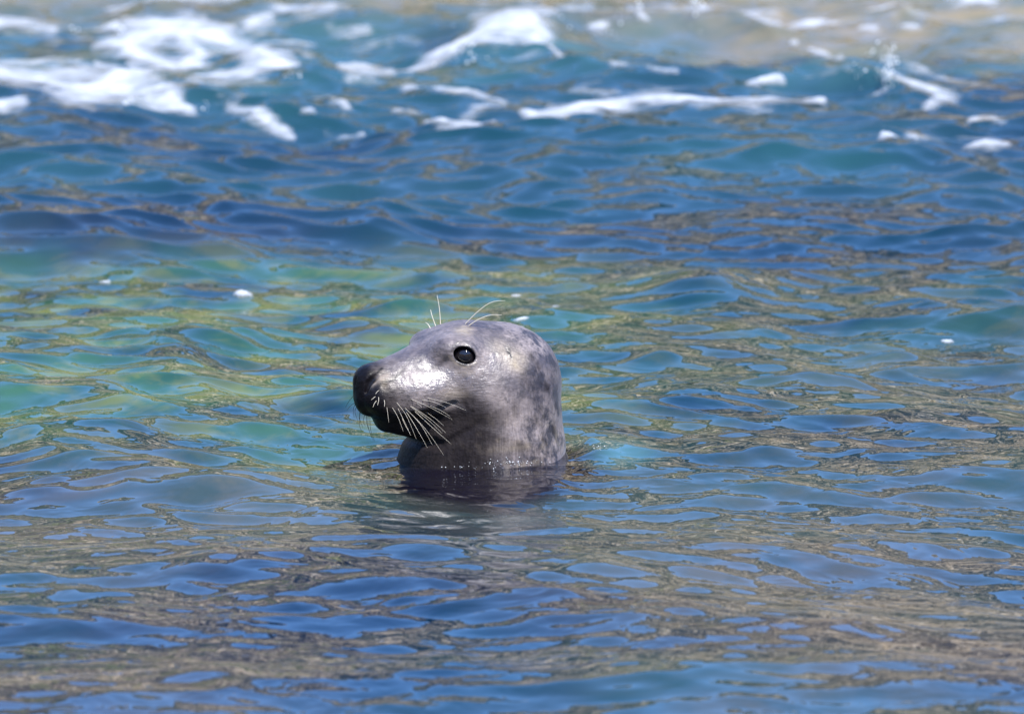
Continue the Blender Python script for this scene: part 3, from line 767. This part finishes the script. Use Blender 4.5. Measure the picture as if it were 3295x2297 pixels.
def root_on(px, py):
    for k in range(40):
        h = bvh.ray_cast(Vector(CAM) + ray(px, py) * 15, ray(px, py))
        if h[0] is not None: return h[0]
        px += 2.0; py += 1.0
    return at_depth(px, py, -0.1)
Z2 = lambda p: (1100 + p[0] / 4.71, 1140 + p[1] / 4.71)
Z3 = lambda p: (1280 + p[0] / 5.336, 940 + p[1] / 5.336)
def whisk(pts, conv, out, mat, r0, r1, name='whisker'):
    q = [conv(p) for p in pts]; r = root_on(*q[0]); P3 = [r]
    tot = len(q) - 1
    for i, p in enumerate(q[1:], 1): P3.append(at_depth(p[0] + random.uniform(-1.5, 1.5), p[1] + random.uniform(-2.5, 1.5) * (i < tot), r.y + out * i / tot))
    d = (P3[1] - P3[0]).normalized(); P3[0] = P3[0] - d * 0.002 + Vector((0, 0.002, 0))
    hair(name, P3, r0, r1, mat)
for pts_ in ([(680, 795), (700, 910), (715, 1030)], [(760, 800), (850, 970), (930, 1165)], [(845, 810), (940, 1000), (1045, 1225)], [(820, 720), (980, 920), (1125, 1280)],
             [(940, 800), (1180, 1060), (1370, 1370)], [(950, 830), (1120, 1110), (1295, 1415)], [(940, 800), (1250, 1120), (1545, 1525)],
             [(1020, 775), (1290, 985), (1520, 1195)], [(1090, 850), (1380, 1110), (1665, 1360)], [(1040, 780), (1330, 965), (1575, 1190)],
             [(1250, 860), (1400, 965), (1550, 1080)], [(1020, 670), (1320, 790), (1680, 990)], [(1200, 690), (1400, 735), (1580, 805)],
             [(1280, 660), (1600, 735), (1884, 850)], [(1130, 740), (1180, 780), (1210, 810)], [(900, 930), (960, 1060), (1030, 1200)], [(1330, 780), (1500, 860), (1640, 940)]):
    whisk(pts_, Z2, -0.028, hm.m, random.uniform(0.00026, 0.00044), 0.0001)
for pts_ in ([(555, 640), (560, 700), (540, 770)], [(640, 690), (645, 740), (640, 790)], [(510, 640), (480, 665), (450, 690)], [(570, 550), (540, 570), (510, 600)], [(530, 700), (500, 750), (470, 800)]):
    whisk(pts_, Z2, -0.012, hm.m, 0.0005, 0.0002)
for pts_ in ([(170, 640), (110, 700), (60, 800)], [(205, 750), (175, 850), (180, 950)], [(235, 780), (195, 880), (240, 1010)], [(285, 860), (270, 960), (320, 1110)],
             [(380, 910), (385, 1060), (480, 1300)], [(425, 925), (430, 1130), (490, 1310)], [(275, 870), (265, 1050), (300, 1160)], [(400, 920), (395, 1080), (430, 1200)],
             [(200, 740), (150, 760), (80, 850)], [(350, 905), (330, 1000), (350, 1090)]):
    whisk(pts_, Z2, 0.01, hd.m, 0.00045, 0.00018)
for pts_ in ([(1160, 550), (1400, 310), (1620, 180), (1840, 145)], [(1220, 580), (1400, 460), (1600, 395), (1780, 395)]):
    whisk(pts_, Z3, -0.01, hm.m, 0.00090, 0.0003, 'brow_whisker')
for pts_ in ([(690, 530), (707, 280), (670, 50)], [(615, 565), (595, 430), (560, 300)], [(555, 620), (510, 560), (480, 520)]):
    whisk(pts_, Z3, 0.01, hm.m, 0.00090, 0.0003, 'brow_whisker')

# beads added on the neck and the wavelet beside it, for glints at the waterline
beads = []
for _ in range(90):
    if _ < 70: x_, y_ = random.gauss(1400, 130), random.gauss(1440, 14) - max(0, random.gauss(0, 22))
    else: x_, y_ = random.uniform(700, 1500), random.gauss(1470, 6)
    q = on_skin(x_, y_)
    if q is not None and q[2] > -0.004:
        beads.append((q[0], q[1] - 0.001, q[2] + 0.001, random.choice((0.00025, 0.0004, 0.0006, 0.0008))))
for _ in range(9):
    px, py = random.gauss(1925, 14), random.gauss(1440, 5)
    wx_, wy_ = on_water(px, py, 8)
    beads.append((wx_, wy_, float(water_at(np.array([wx_]), np.array([wy_]))[2][0]) + random.uniform(0.0, 0.002), random.choice((0.0005, 0.0008))))
drops('glint_beads', beads, 'small bright beads added as glints along the wet neck at the waterline')
